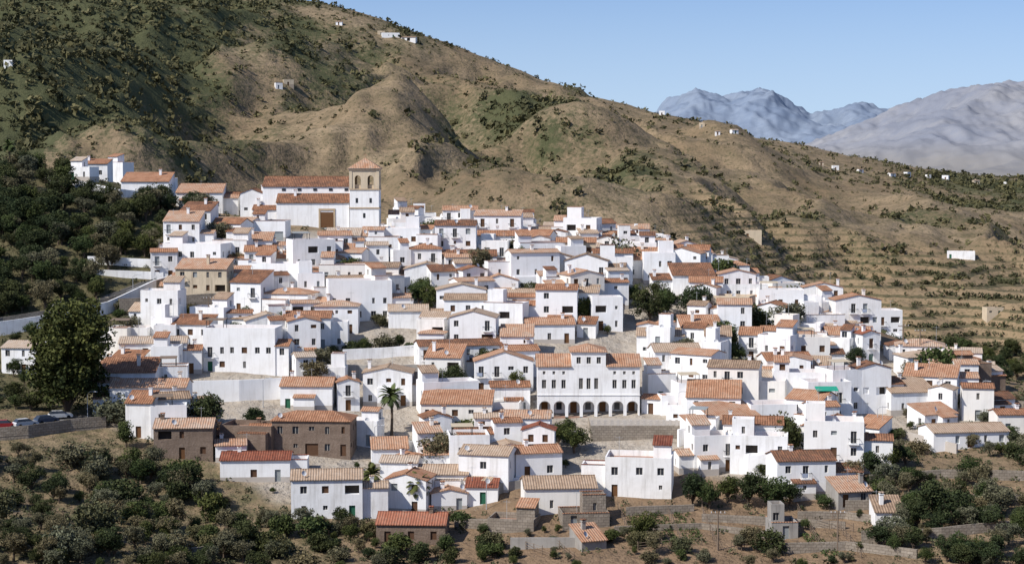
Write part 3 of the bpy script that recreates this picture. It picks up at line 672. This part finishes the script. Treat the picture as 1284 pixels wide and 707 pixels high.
# ---------------- far mountains, distance haze painted into their pale rock colours
def mountain(name,us,vs,yr,depth,c1,c2,c0,seed,amp):
    uu=np.arange(us[0]-10,us[-1]+10,2.0); yy=np.linspace(yr-depth,yr+depth*.6,170); A,Bm=np.meshgrid(uu,yy)
    X=(A-642)/F*yr*(1+ (Bm-yr)/yr*.6); rv=np.interp(A,us,vs); top=yr*np.tan(np.arctan((353.5-rv)/F)-P)
    t=np.where(Bm<yr,sst(yr-depth,yr,Bm)*.5+.5*np.clip((Bm-yr+depth)/depth,0,1),1-sst(yr,yr+depth*.6,Bm))
    rg=1-np.abs(2*fbm(X/520+3,Bm/1000,seed,6)-1); 
    Z=-75+(top+75)*t+(rg-.7)*amp*np.clip(t*(1.25-t)*3,0,1)+(fbm(X/60,Bm/90,seed+5,3)-.5)*amp*.25*t
    me=bpy.data.meshes.new(name); r,c=A.shape
    me.from_pydata(np.stack([X,Bm,Z],-1).reshape(-1,3).tolist(),[],[(i*c+j,i*c+j+1,(i+1)*c+j+1,(i+1)*c+j) for i in range(r-1) for j in range(c-1)])
    me.polygons.foreach_set('use_smooth',np.ones(len(me.polygons),bool))
    m,nt,b=newmat(name+'_hazed_rock',1,0); v=coord(nt); f=noise(nt,v,.0025,8,.7); 
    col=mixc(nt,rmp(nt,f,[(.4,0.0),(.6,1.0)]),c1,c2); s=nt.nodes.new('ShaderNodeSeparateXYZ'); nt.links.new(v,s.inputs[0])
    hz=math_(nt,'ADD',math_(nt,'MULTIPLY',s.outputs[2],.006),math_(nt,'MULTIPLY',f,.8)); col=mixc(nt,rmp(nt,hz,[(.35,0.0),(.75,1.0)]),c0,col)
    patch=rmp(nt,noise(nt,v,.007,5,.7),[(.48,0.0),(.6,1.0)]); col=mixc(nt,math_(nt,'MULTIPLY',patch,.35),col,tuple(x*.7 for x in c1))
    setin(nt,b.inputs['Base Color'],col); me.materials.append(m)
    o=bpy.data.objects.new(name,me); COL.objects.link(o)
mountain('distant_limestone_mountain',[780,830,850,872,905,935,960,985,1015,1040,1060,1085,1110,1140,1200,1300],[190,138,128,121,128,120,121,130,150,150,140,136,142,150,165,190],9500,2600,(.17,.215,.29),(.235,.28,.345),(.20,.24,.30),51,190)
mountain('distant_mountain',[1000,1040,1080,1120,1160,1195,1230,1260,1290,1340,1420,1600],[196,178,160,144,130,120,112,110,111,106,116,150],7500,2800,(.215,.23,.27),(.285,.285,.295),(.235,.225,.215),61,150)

# ---------------- vegetation
def leafmesh(name,ctrs,rad,tint,per,leaf,mat,trunk=None,sq=.8):
    ctrs=np.asarray(ctrs,float); N=len(ctrs); rad=np.broadcast_to(rad,(N,)); 
    d=rng.normal(size=(N,per,3)); d/=np.linalg.norm(d,axis=2,keepdims=True); rr=rng.uniform(.3,1,(N,per,1))**.5
    c=ctrs[:,None,:]+d*rr*rad[:,None,None]*np.array([1,1,sq]); c=c.reshape(-1,3)
    lf=np.repeat(np.broadcast_to(leaf,(N,)),per)[:,None]*rng.uniform(.6,1.3,(N*per,1))
    a=rng.normal(size=c.shape); a/=np.linalg.norm(a,axis=1,keepdims=True); b=np.cross(a,rng.normal(size=c.shape)); b/=np.linalg.norm(b,axis=1,keepdims=True)
    V=np.stack([c-a*lf*.6,c+b*lf*.35,c+a*lf*.6,c-b*lf*.35],1).reshape(-1,3)
    tt=np.repeat(np.clip(np.repeat(tint,per)+rng.uniform(-.12,.12,N*per),0,1),4)
    tv=np.zeros((0,3)); tf=[];k=len(V)
    me=bpy.data.meshes.new(name); nf=len(c)
    if trunk: tv=np.array(trunk.v); tf=trunk.f
    allv=np.concatenate([V,tv]) if len(tv) else V
    lv=np.arange(nf*4,dtype=np.int32); ls=np.arange(0,nf*4,4,dtype=np.int32)
    if tf:
        ex=[];st=[];p=nf*4
        for q in tf: st.append(p); p+=len(q); ex+=[i+k for i in q]
        lv=np.concatenate([lv,np.array(ex,np.int32)]); ls=np.concatenate([ls,np.array(st,np.int32)])
    me.vertices.add(len(allv)); me.vertices.foreach_set('co',allv.astype(np.float32).ravel())
    me.loops.add(len(lv)); me.polygons.add(len(ls)); me.loops.foreach_set('vertex_index',lv); me.polygons.foreach_set('loop_start',ls)
    me.materials.append(mat); me.materials.append(M_bark)
    mi=np.zeros(len(ls),np.int32); mi[nf:]=1; me.polygons.foreach_set('material_index',mi)
    me.update(calc_edges=True)
    at=me.attributes.new('tint','FLOAT','POINT'); at.data.foreach_set('value',np.concatenate([tt,np.zeros(len(tv))]).astype(np.float32))
    return me
def crown(n,H,rx,zb,seed,lobes=6):
    r=random.Random(seed); L=[]
    zc=(zb+H)/2; rz=(H-zb)/2
    for i in range(lobes):
        a=r.uniform(0,6.28); q=r.uniform(.25,.65); L.append((math.cos(a)*rx*q,math.sin(a)*rx*q,zc+r.uniform(-.55,.6)*rz,r.uniform(.4,.62)))
    L.append((0,0,zc+.2*rz,.75)); out=[];t=[]
    while len(out)<n:
        l=r.choice(L); v=Vector((r.gauss(0,1),r.gauss(0,1),r.gauss(0,1))).normalized()*(r.uniform(.5,1.0))
        p=(l[0]+v.x*l[3]*rx,l[1]+v.y*l[3]*rx,l[2]+v.z*l[3]*rz)
        if p[2]<zb*.8: continue
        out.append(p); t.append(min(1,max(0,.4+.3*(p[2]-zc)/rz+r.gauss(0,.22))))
    return out,np.array(t),L
def tree(name,seed,H,rx,zb,n,per,leaf,rad,mat,lobes=6,tr=.25):
    c,t,L=crown(n,H,rx,zb,seed,lobes); A=Acc()
    A.tube([(0,0,-.8),(.1,0,zb*.5),(0,.1,zb),(0,0,zb+(H-zb)*.5)],[tr*1.3,tr,tr*.8,tr*.3],7)
    for l in L[:-1]: A.tube([(0,.05,zb*.8),(l[0]*.5,l[1]*.5,(zb+l[2])/2),(l[0],l[1],l[2])],[tr*.55,tr*.35,tr*.12],5)
    for p in c[::9]: 
        l=min(L,key=lambda q:(q[0]-p[0])**2+(q[1]-p[1])**2+(q[2]-p[2])**2); A.tube([l[:3],p],[tr*.12,tr*.04],3)
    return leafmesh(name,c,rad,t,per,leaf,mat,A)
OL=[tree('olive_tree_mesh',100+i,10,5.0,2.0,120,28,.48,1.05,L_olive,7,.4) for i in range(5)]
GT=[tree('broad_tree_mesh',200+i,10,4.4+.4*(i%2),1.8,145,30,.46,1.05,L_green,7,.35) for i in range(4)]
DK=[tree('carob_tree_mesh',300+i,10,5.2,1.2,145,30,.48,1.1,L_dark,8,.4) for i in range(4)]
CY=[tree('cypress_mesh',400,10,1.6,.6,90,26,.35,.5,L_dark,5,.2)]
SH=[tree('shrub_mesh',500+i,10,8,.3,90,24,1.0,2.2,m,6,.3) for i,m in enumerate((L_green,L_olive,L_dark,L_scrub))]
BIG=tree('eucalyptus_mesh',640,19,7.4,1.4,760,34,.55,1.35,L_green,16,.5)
KN={'olive':('olive_tree',OL),'green':('broadleaf_tree',GT),'dark':('carob_tree',DK),'shrub':('shrub',SH),'cypress':('cypress_tree',CY)}
def plant(kind,x,y,z,H):
    nm,ms=KN[kind]; o=bpy.data.objects.new(nm,random.choice(ms)); COL.objects.link(o); s=H/10
    o.location=(x,y,z-.1*s); o.rotation_euler=(random.uniform(-.06,.06),random.uniform(-.06,.06),random.uniform(0,6.28)); o.scale=(s*random.uniform(.8,1.25),s*random.uniform(.8,1.25),s)
def pl(kind,u,v,hp):
    x,y,z=site(u,v); plant(kind,x,y,z,hp*y/F)
x,y,z=site(84,524); o=bpy.data.objects.new('eucalyptus_tree',BIG); COL.objects.link(o); o.location=(x,y,z-.3); s=148*y/F/19; o.scale=(s*1.0,s,s)
for X,Y,Z in YARD: plant(random.choice(('green','dark','green','shrub','olive')),X,Y,Z,random.uniform(3.2,6.0) if random.random()<.8 else 7.5)
for t in (('green',525,384,34),('green',540,392,36),('green',533,372,26),('dark',815,402,44),('green',835,400,40),('green',800,385,30),('dark',828,382,32),('shrub',440,445,16),('green',458,443,22),('shrub',480,440,20),
 ('dark',500,440,20),('shrub',418,448,14),('shrub',515,445,14),('green',700,562,34),('green',720,568,38),('green',712,550,26),('green',322,540,24),('shrub',305,542,14),('green',158,562,36),
 ('green',600,604,16),('shrub',620,602,14),('green',640,606,14),('dark',868,636,44),('green',890,640,40),('green',912,630,36),('dark',938,636,44),('green',970,640,46),('dark',990,636,30),('green',955,600,20),
 ('dark',1095,585,30),('green',1118,592,34),('dark',1135,585,26),('dark',1175,655,56),('dark',1200,660,50),('green',1150,650,36),('olive',1235,640,40),('green',808,680,40),('olive',822,695,30),('olive',945,690,34),('shrub',965,695,28),('olive',930,690,22),
 ('olive',345,668,30),('green',88,222,26),('green',440,680,24),('dark',430,665,30),('cypress',905,560,34),('shrub',620,690,22),('shrub',590,660,12),('green',845,470,14),('shrub',1010,545,14),('green',930,440,16),('green',1035,640,22),('green',1010,665,16),('green',285,382,14),('green',225,382,16),('shrub',655,650,10),('dark',1055,560,26),('dark',1240,455,22),('dark',1255,470,26)): pl(*t)
REG=[([(0,205),(60,215),(150,262),(260,262),(255,292),(200,325),(110,345),(140,378),(0,402),(-60,402),(-60,205)],200,(14,36),('dark','dark','green','olive')),
 ([(-40,430),(50,425),(60,520),(-40,530)],16,(14,30),('dark','green')),
 ([(-40,572),(70,566),(190,588),(270,612),(340,658),(335,720),(-40,720)],150,(14,42),('olive','dark','olive','green','dark','olive','shrub')),
 ([(345,660),(455,660),(490,690),(560,715),(340,720)],36,(12,30),('olive','green','dark','shrub')),
 ([(1060,605),(1110,580),(1180,600),(1300,585),(1300,720),(1120,710),(1080,670)],72,(14,42),('dark','olive','olive','dark','green')),
 ([(140,385),(300,395),(250,405),(150,415)],14,(8,16),('shrub','green')),
 ([(1180,440),(1300,450),(1300,480),(1240,480)],14,(14,28),('dark','green')),
 ([(560,645),(760,675),(1080,690),(1080,715),(540,715)],44,(7,20),('shrub','olive','green')),
 ([(1140,500),(1300,500),(1300,585),(1120,575)],26,(10,22),('shrub','green','olive')),
 (VILLAGE,50,(8,16),('shrub','green','green'))]
nt_=0
for poly,n,(h0,h1),kinds in REG:
    us=[p[0] for p in poly];vs=[p[1] for p in poly]; k=0;tries=0
    while k<n and tries<n*8:
        tries+=1; u_=random.uniform(min(us),max(us)); v_=random.uniform(min(vs),max(vs))
        if not inpoly(np.array([u_]),np.array([v_]),poly)[0]: continue
        x,y,z=site(u_,v_)
        if any(abs(x-f[0])<f[2]/2+.3 and abs(y-f[1])<f[3]/2+.3 for f in FOOT): continue
        hp=random.uniform(h0,h1)
        if u_<150 and 520<v_-hp*.8<556 and v_<600: hp*=.45
        if poly is VILLAGE and any(u_+12>a and u_-12<c and v_>b and v_-hp<e_ for a,b,c,e_ in PROT): continue
        plant(random.choice(kinds),x,y,z,hp*y/F); k+=1; nt_+=1
def palm(seed,trunk,fr,n):
    r=random.Random(seed); A=Acc(); A.tube([(0,0,-.5),(.1,0,trunk*.4),(.05,.05,trunk*.8),(0,0,trunk)],[.32,.26,.24,.34],8,1)
    V=[];Fc=[];tint=[]
    for i in range(n):
        az_=r.uniform(0,6.28); el=r.uniform(-.5,1.35); p=Vector((0,0,trunk)); d=Vector((math.cos(az_)*math.cos(el),math.sin(az_)*math.cos(el),math.sin(el)))
        side=Vector((-math.sin(az_),math.cos(az_),0)); t=r.uniform(.2,.9)*(.5+.5*(el>0))
        for k in range(12):
            q=p+d*fr/12; wl=fr*.2*math.sin(math.pi*(k+1.5)/14)
            for sg in (-1,1):
                b0=len(V); V+= [p,q,q+side*sg*wl+d*wl*.5+Vector((0,0,-wl*.35)),p.lerp(q,.35)+side*sg*wl*.9+d*wl*.35+Vector((0,0,-wl*.35))]; Fc.append((b0,b0+1,b0+2,b0+3)); tint+=[t]*4
            p=q; d=(d+Vector((0,0,-.13))).normalized()
    me=bpy.data.meshes.new('palm_mesh'); nb=len(V)
    me.from_pydata([tuple(v) for v in V]+A.v,[],Fc+[tuple(i+nb for i in f) for f in A.f]); me.materials.append(L_palm); me.materials.append(M_bark)
    me.polygons.foreach_set('material_index',[0]*len(Fc)+[1]*len(A.f))
    at=me.attributes.new('tint','FLOAT','POINT'); at.data.foreach_set('value',tint+[0]*len(A.v)); return me
for u,v,hp,tr,seed in ((491,546,60,6.0,1),(524,644,46,3.4,2),(466,612,26,3.0,3),(12,212,34,6,4),(1060,505,24,4,6)):
    x,y,z=site(u,v); H=hp*y/F; fr=H-tr if H-tr>1.6 else 2.2
    o=bpy.data.objects.new('palm_tree',palm(seed,max(1.2,H-fr*.55),fr*1.0,46)); COL.objects.link(o); o.location=(x,y,z)

# hillside scrub: one mesh
N=52000
su=rng.uniform(-180,1460,N); sy=np.sqrt(rng.uniform(560**2,1480**2,N)); sx_=(su-642)/F*sy; sv=vegm(sx_,sy)
keep=rng.uniform(0,1,N)<(.055+sv**1.4*.68); sx_=sx_[keep];sy=sy[keep];sv=sv[keep]; sz=Hgt(sx_,sy)
rd=rng.uniform(.4,1.25,len(sx_))*(1+.5*sv)*rng.choice([1,1,1,1,1,1.8,2.3],len(sx_))
me=leafmesh('hillside_shrubs',np.stack([sx_,sy,sz+rd*.35],-1),rd,rng.uniform(.05,.95,len(sx_)),18,rd*.8,L_scrub)
o=bpy.data.objects.new('hillside_shrubs',me); COL.objects.link(o); print('shrubs',len(sx_))
N=26000
su=rng.uniform(800,1460,N); sy=rng.uniform(595,830,N); sx_=(su-642)/F*sy; sz=Hgt(sx_,sy)
keep=(np.mod(sz+300,3.0)<.45)&(rng.uniform(0,1,N)<.8*sst(800,900,su)*(1-sst(760,830,sy))); sx_=sx_[keep];sy=sy[keep];sz=sz[keep]; rd=rng.uniform(.6,1.4,len(sx_))
me=leafmesh('olive_grove_rows',np.stack([sx_,sy,sz+rd*.7],-1),rd,rng.uniform(.1,.8,len(sx_)),20,rd*.7,L_scrub)
o=bpy.data.objects.new('olive_grove_rows',me); COL.objects.link(o)
N=7000
su=rng.uniform(-80,1364,N); sy=rng.uniform(245,480,N); sx_=(su-642)/F*sy; sz=Hgt(sx_,sy); a,b_=proj(sx_,sy,sz)
keep=~inpoly(a,b_,VILLAGE)&(rng.uniform(0,1,N)<np.where((a>560)&(a<1080),.25,.9)); keep&=~((a<150)&(b_>515)&(b_<556)); sx_=sx_[keep];sy=sy[keep];sz=sz[keep]; rd=rng.uniform(.3,.9,len(sx_))
me=leafmesh('slope_scrub',np.stack([sx_,sy,sz+rd*.4],-1),rd,rng.uniform(.1,.9,len(sx_)),28,rd*.5,L_scrub)
o=bpy.data.objects.new('slope_scrub',me); COL.objects.link(o)

# ---------------- cars
def car(x,y,z,rot,c):
    E=empty('parked_car',(x,y,z),rot)
    m=simple('car_paint',c,.3,.5,.05)
    prof=[(-2.1,.3),(-2.12,.75),(-1.95,.95),(-1.0,.98),(1.0,.98),(1.9,.86),(2.1,.65),(2.1,.3)]
    A=Acc(); h=.84
    A.face([(a,-h,b) for a,b in prof]);A.face([(a,h,b) for a,b in prof])
    for i in range(len(prof)):
        a=prof[i];b=prof[(i+1)%len(prof)]; A.face([(a[0],-h,a[1]),(b[0],-h,b[1]),(b[0],h,b[1]),(a[0],h,a[1])])
    A.face([(-1.5,-.62,1.45),(.35,-.62,1.45),(.35,.62,1.45),(-1.5,.62,1.45)]); A.obj('body',[m],E)
    A=Acc(); lo=[(-2.0,.97),(1.1,.97)];hi=[(-1.5,1.445),(.35,1.445)]
    for s in (-1,1): A.face([(lo[0][0],s*.8,lo[0][1]),(lo[1][0],s*.8,lo[1][1]),(hi[1][0],s*.62,hi[1][1]),(hi[0][0],s*.62,hi[0][1])])
    for k in (0,1): A.face([(lo[k][0],-.8,.97),(lo[k][0],.8,.97),(hi[k][0],.62,1.445),(hi[k][0],-.62,1.445)])
    A.obj('glazing',[M_glass],E); A=Acc()
    for wx in (-1.3,1.3):
        for wy in (-.86,.66):
            n=len(A.v)
            for yy in (wy,wy+.2):
                for i in range(14): A.v.append((wx+.32*math.cos(i*.4488),yy,.32+.32*math.sin(i*.4488)))
            A.f+=[tuple(range(n,n+14)),tuple(range(n+14,n+28))]+[(n+i,n+(i+1)%14,n+14+(i+1)%14,n+14+i) for i in range(14)]; A.m+=[0]*16
    A.obj('wheels',[M_rubber],E)
def on_road(sec,t,f=.3):
    i=int(t*(len(sec)-2)); a,b,z=sec[i]; a2,b2,z2=sec[i+1]
    return (a[0]*(1-f)+b[0]*f,a[1]*(1-f)+b[1]*f,z+RH+.01),math.degrees(math.atan2(a2[1]-a[1],a2[0]-a[0]))
for t,f,c in ((.47,.3,(.05,.05,.06)),(.58,.32,(.3,.03,.03)),(.71,.3,(.55,.55,.55)),(.83,.35,(.04,.06,.1)),(.93,.75,(.6,.6,.58)),(.52,.78,(.1,.12,.15))):
    p,r=on_road(sec1,t,f); car(*p,r,c)
p,r=on_road(sec2,.6); car(*p,r,(.6,.6,.6))
def lamp(u,v,H=5.2):
    x,y,z=site(u,v); E=empty('street_lamp',(x,y,z)); A=Acc(); A.tube([(0,0,-.3),(0,0,H*.6),(0,0,H),(.5,0,H+.35),(1.3,0,H+.4)],[.09,.07,.05,.045,.04],6); A.obj('pole',[M_metal],E)
    A=Acc(); A.slab([(1.1,-.15,H+.42),(1.8,-.1,H+.42),(1.8,.1,H+.42),(1.1,.15,H+.42)],.12); A.obj('lantern',[M_dish],E)
for u,v in ((167,378),(110,530),(330,512),(850,530),(470,572),(610,640),(1100,550),(1230,515),(640,455)): lamp(u,v)
def pole(u,v,H):
    x,y,z=site(u,v); E=empty('utility_pole',(x,y,z)); A=Acc(); A.tube([(0,0,-.5),(0,0,H)],[.16,.1],6)
    A.box(-1.1,1.1,-.06,.06,H-.5,H-.35); A.box(-.8,.8,-.06,.06,H-1.3,H-1.18); A.obj('mast',[M_wood],E)
    B=Acc(); [B.box(k-.05,k+.05,-.05,.05,H-.35,H-.1) for k in (-1,-.4,.4,1)]; B.obj('insulators',[M_dish],E)
for u,v,H in ((1132,462,9),(1153,468,9),(1180,468,6),(262,420,8),(900,690,6),(1050,690,6)): pole(u,v,H)
def fence(pts):
    P3=[Vector(site(u,v)) for u,v in pts]; A=Acc()
    for i in range(len(P3)-1):
        n=max(1,int((P3[i+1]-P3[i]).length/2)); prev=None
        for k in range(n+1):
            q=P3[i].lerp(P3[i+1],k/n); z=float(Hgt(q.x,q.y)); h=1.3+random.uniform(-.1,.15); A.tube([(q.x,q.y,z-.3),(q.x+random.uniform(-.05,.05),q.y,z+h)],[.06,.05],4)
            if prev:
                for f in (.3,.6,.95): A.tube([(prev[0],prev[1],prev[2]+f*1.2),(q.x,q.y,z+f*1.2)],[.03,.03],3)
            prev=(q.x,q.y,z)
    A.obj('garden_fence',[M_wood])
for p in ([(775,640),(800,690)],[(800,690),(880,684)],[(835,640),(860,690)],[(880,640),(900,690)],[(900,690),(1000,688)],[(640,684),(690,700)],[(1000,640),(1030,690)],[(1040,650),(1080,700)],[(690,680),(720,705)],[(805,640),(830,688)],[(1010,660),(1070,668)]): fence(p)
Vc=[]
for (u0,v0,u1,v1,n) in ((785,650,800,684,6),(812,646,832,684,7),(842,646,866,684,7),(905,668,980,672,5),(1005,672,1035,700,6)):
    for k in range(n):
        a=Vector(site(u0+ k*3.6,v0)); b_=Vector(site(u1+k*3.6,v1)); L_=max(2,int((b_-a).length/.8))
        for j in range(L_):
            if random.random()<.45: continue
            q=a.lerp(b_,j/L_); Vc.append((q.x,q.y,float(Hgt(q.x,q.y))+.2))
me=leafmesh('vegetable_rows',Vc,.35,rng.uniform(.3,1,len(Vc)),16,.25,L_green); o=bpy.data.objects.new('vegetable_rows',me); COL.objects.link(o)
x,y,z=site(1034,536); E=empty('tarpaulin_shelter',(x,y-1.5,z)); A=Acc(); A.slab([(-2,-1.5,6.9),(2,-1.5,6.9),(2,1.2,7.4),(-2,1.2,7.4)],.05); A.obj('canopy',[M_tarp],E)
A=Acc(); [A.tube([(a,b,-1),(a,b,7.2)],[.05,.05],5) for a in (-1.9,1.9) for b in (-1.4,1.1)]; A.obj('posts',[M_metal],E)

# ------------------------------------------------------------------ light, sky, camera
S=Vector((-.80,-.54,0)).normalized(); el=math.radians(44); az_=math.atan2(S.x,S.y)
S=Vector((S.x*math.cos(el),S.y*math.cos(el),math.sin(el)))
L=bpy.data.lights.new('sun','SUN'); L.energy=5.0; L.angle=math.radians(.5); L.color=(1,.95,.88)
lo=bpy.data.objects.new('sun',L); COL.objects.link(lo); lo.rotation_euler=S.to_track_quat('Z','Y').to_euler(); lo.location=(0,0,200)
W_=bpy.data.worlds.new('World'); scene.world=W_; W_.use_nodes=True; nt=W_.node_tree; bg=nt.nodes['Background']
sk=nt.nodes.new('ShaderNodeTexSky'); sk.sky_type='NISHITA'; sk.sun_disc=False; sk.sun_elevation=el; sk.sun_rotation=az_; sk.altitude=300; sk.air_density=1.0; sk.dust_density=.6; sk.ozone_density=3.0
tc=nt.nodes.new('ShaderNodeTexCoord'); va=nt.nodes.new('ShaderNodeVectorMath'); va.operation='ADD'; va.inputs[1].default_value=(0,0,.085); vn=nt.nodes.new('ShaderNodeVectorMath'); vn.operation='NORMALIZE'
nt.links.new(tc.outputs['Generated'],va.inputs[0]); nt.links.new(va.outputs[0],vn.inputs[0]); nt.links.new(vn.outputs[0],sk.inputs[0])
sz_=nt.nodes.new('ShaderNodeSeparateXYZ'); nt.links.new(tc.outputs['Generated'],sz_.inputs[0])
hzf=rmp(nt,sz_.outputs[2],[(0.0,.62),(.035,.45),(.1,.05),(.2,0.0)])
skc=mixc(nt,1.0,sk.outputs[0],(.95,1.0,1.14),'MULTIPLY')
nt.links.new(mixc(nt,hzf,skc,(5.1,6.1,7.2)),bg.inputs[0]); bg.inputs[1].default_value=.12
cam=bpy.data.cameras.new('camera'); co=bpy.data.objects.new('camera',cam); COL.objects.link(co)
cam.sensor_width=36; cam.lens=63; cam.clip_end=120000; cam.clip_start=.5
co.location=(0,0,0); co.rotation_euler=(math.pi/2-P,0,0); scene.camera=co
scene.view_settings.view_transform='Standard'; scene.view_settings.look='None'; scene.view_settings.exposure=0
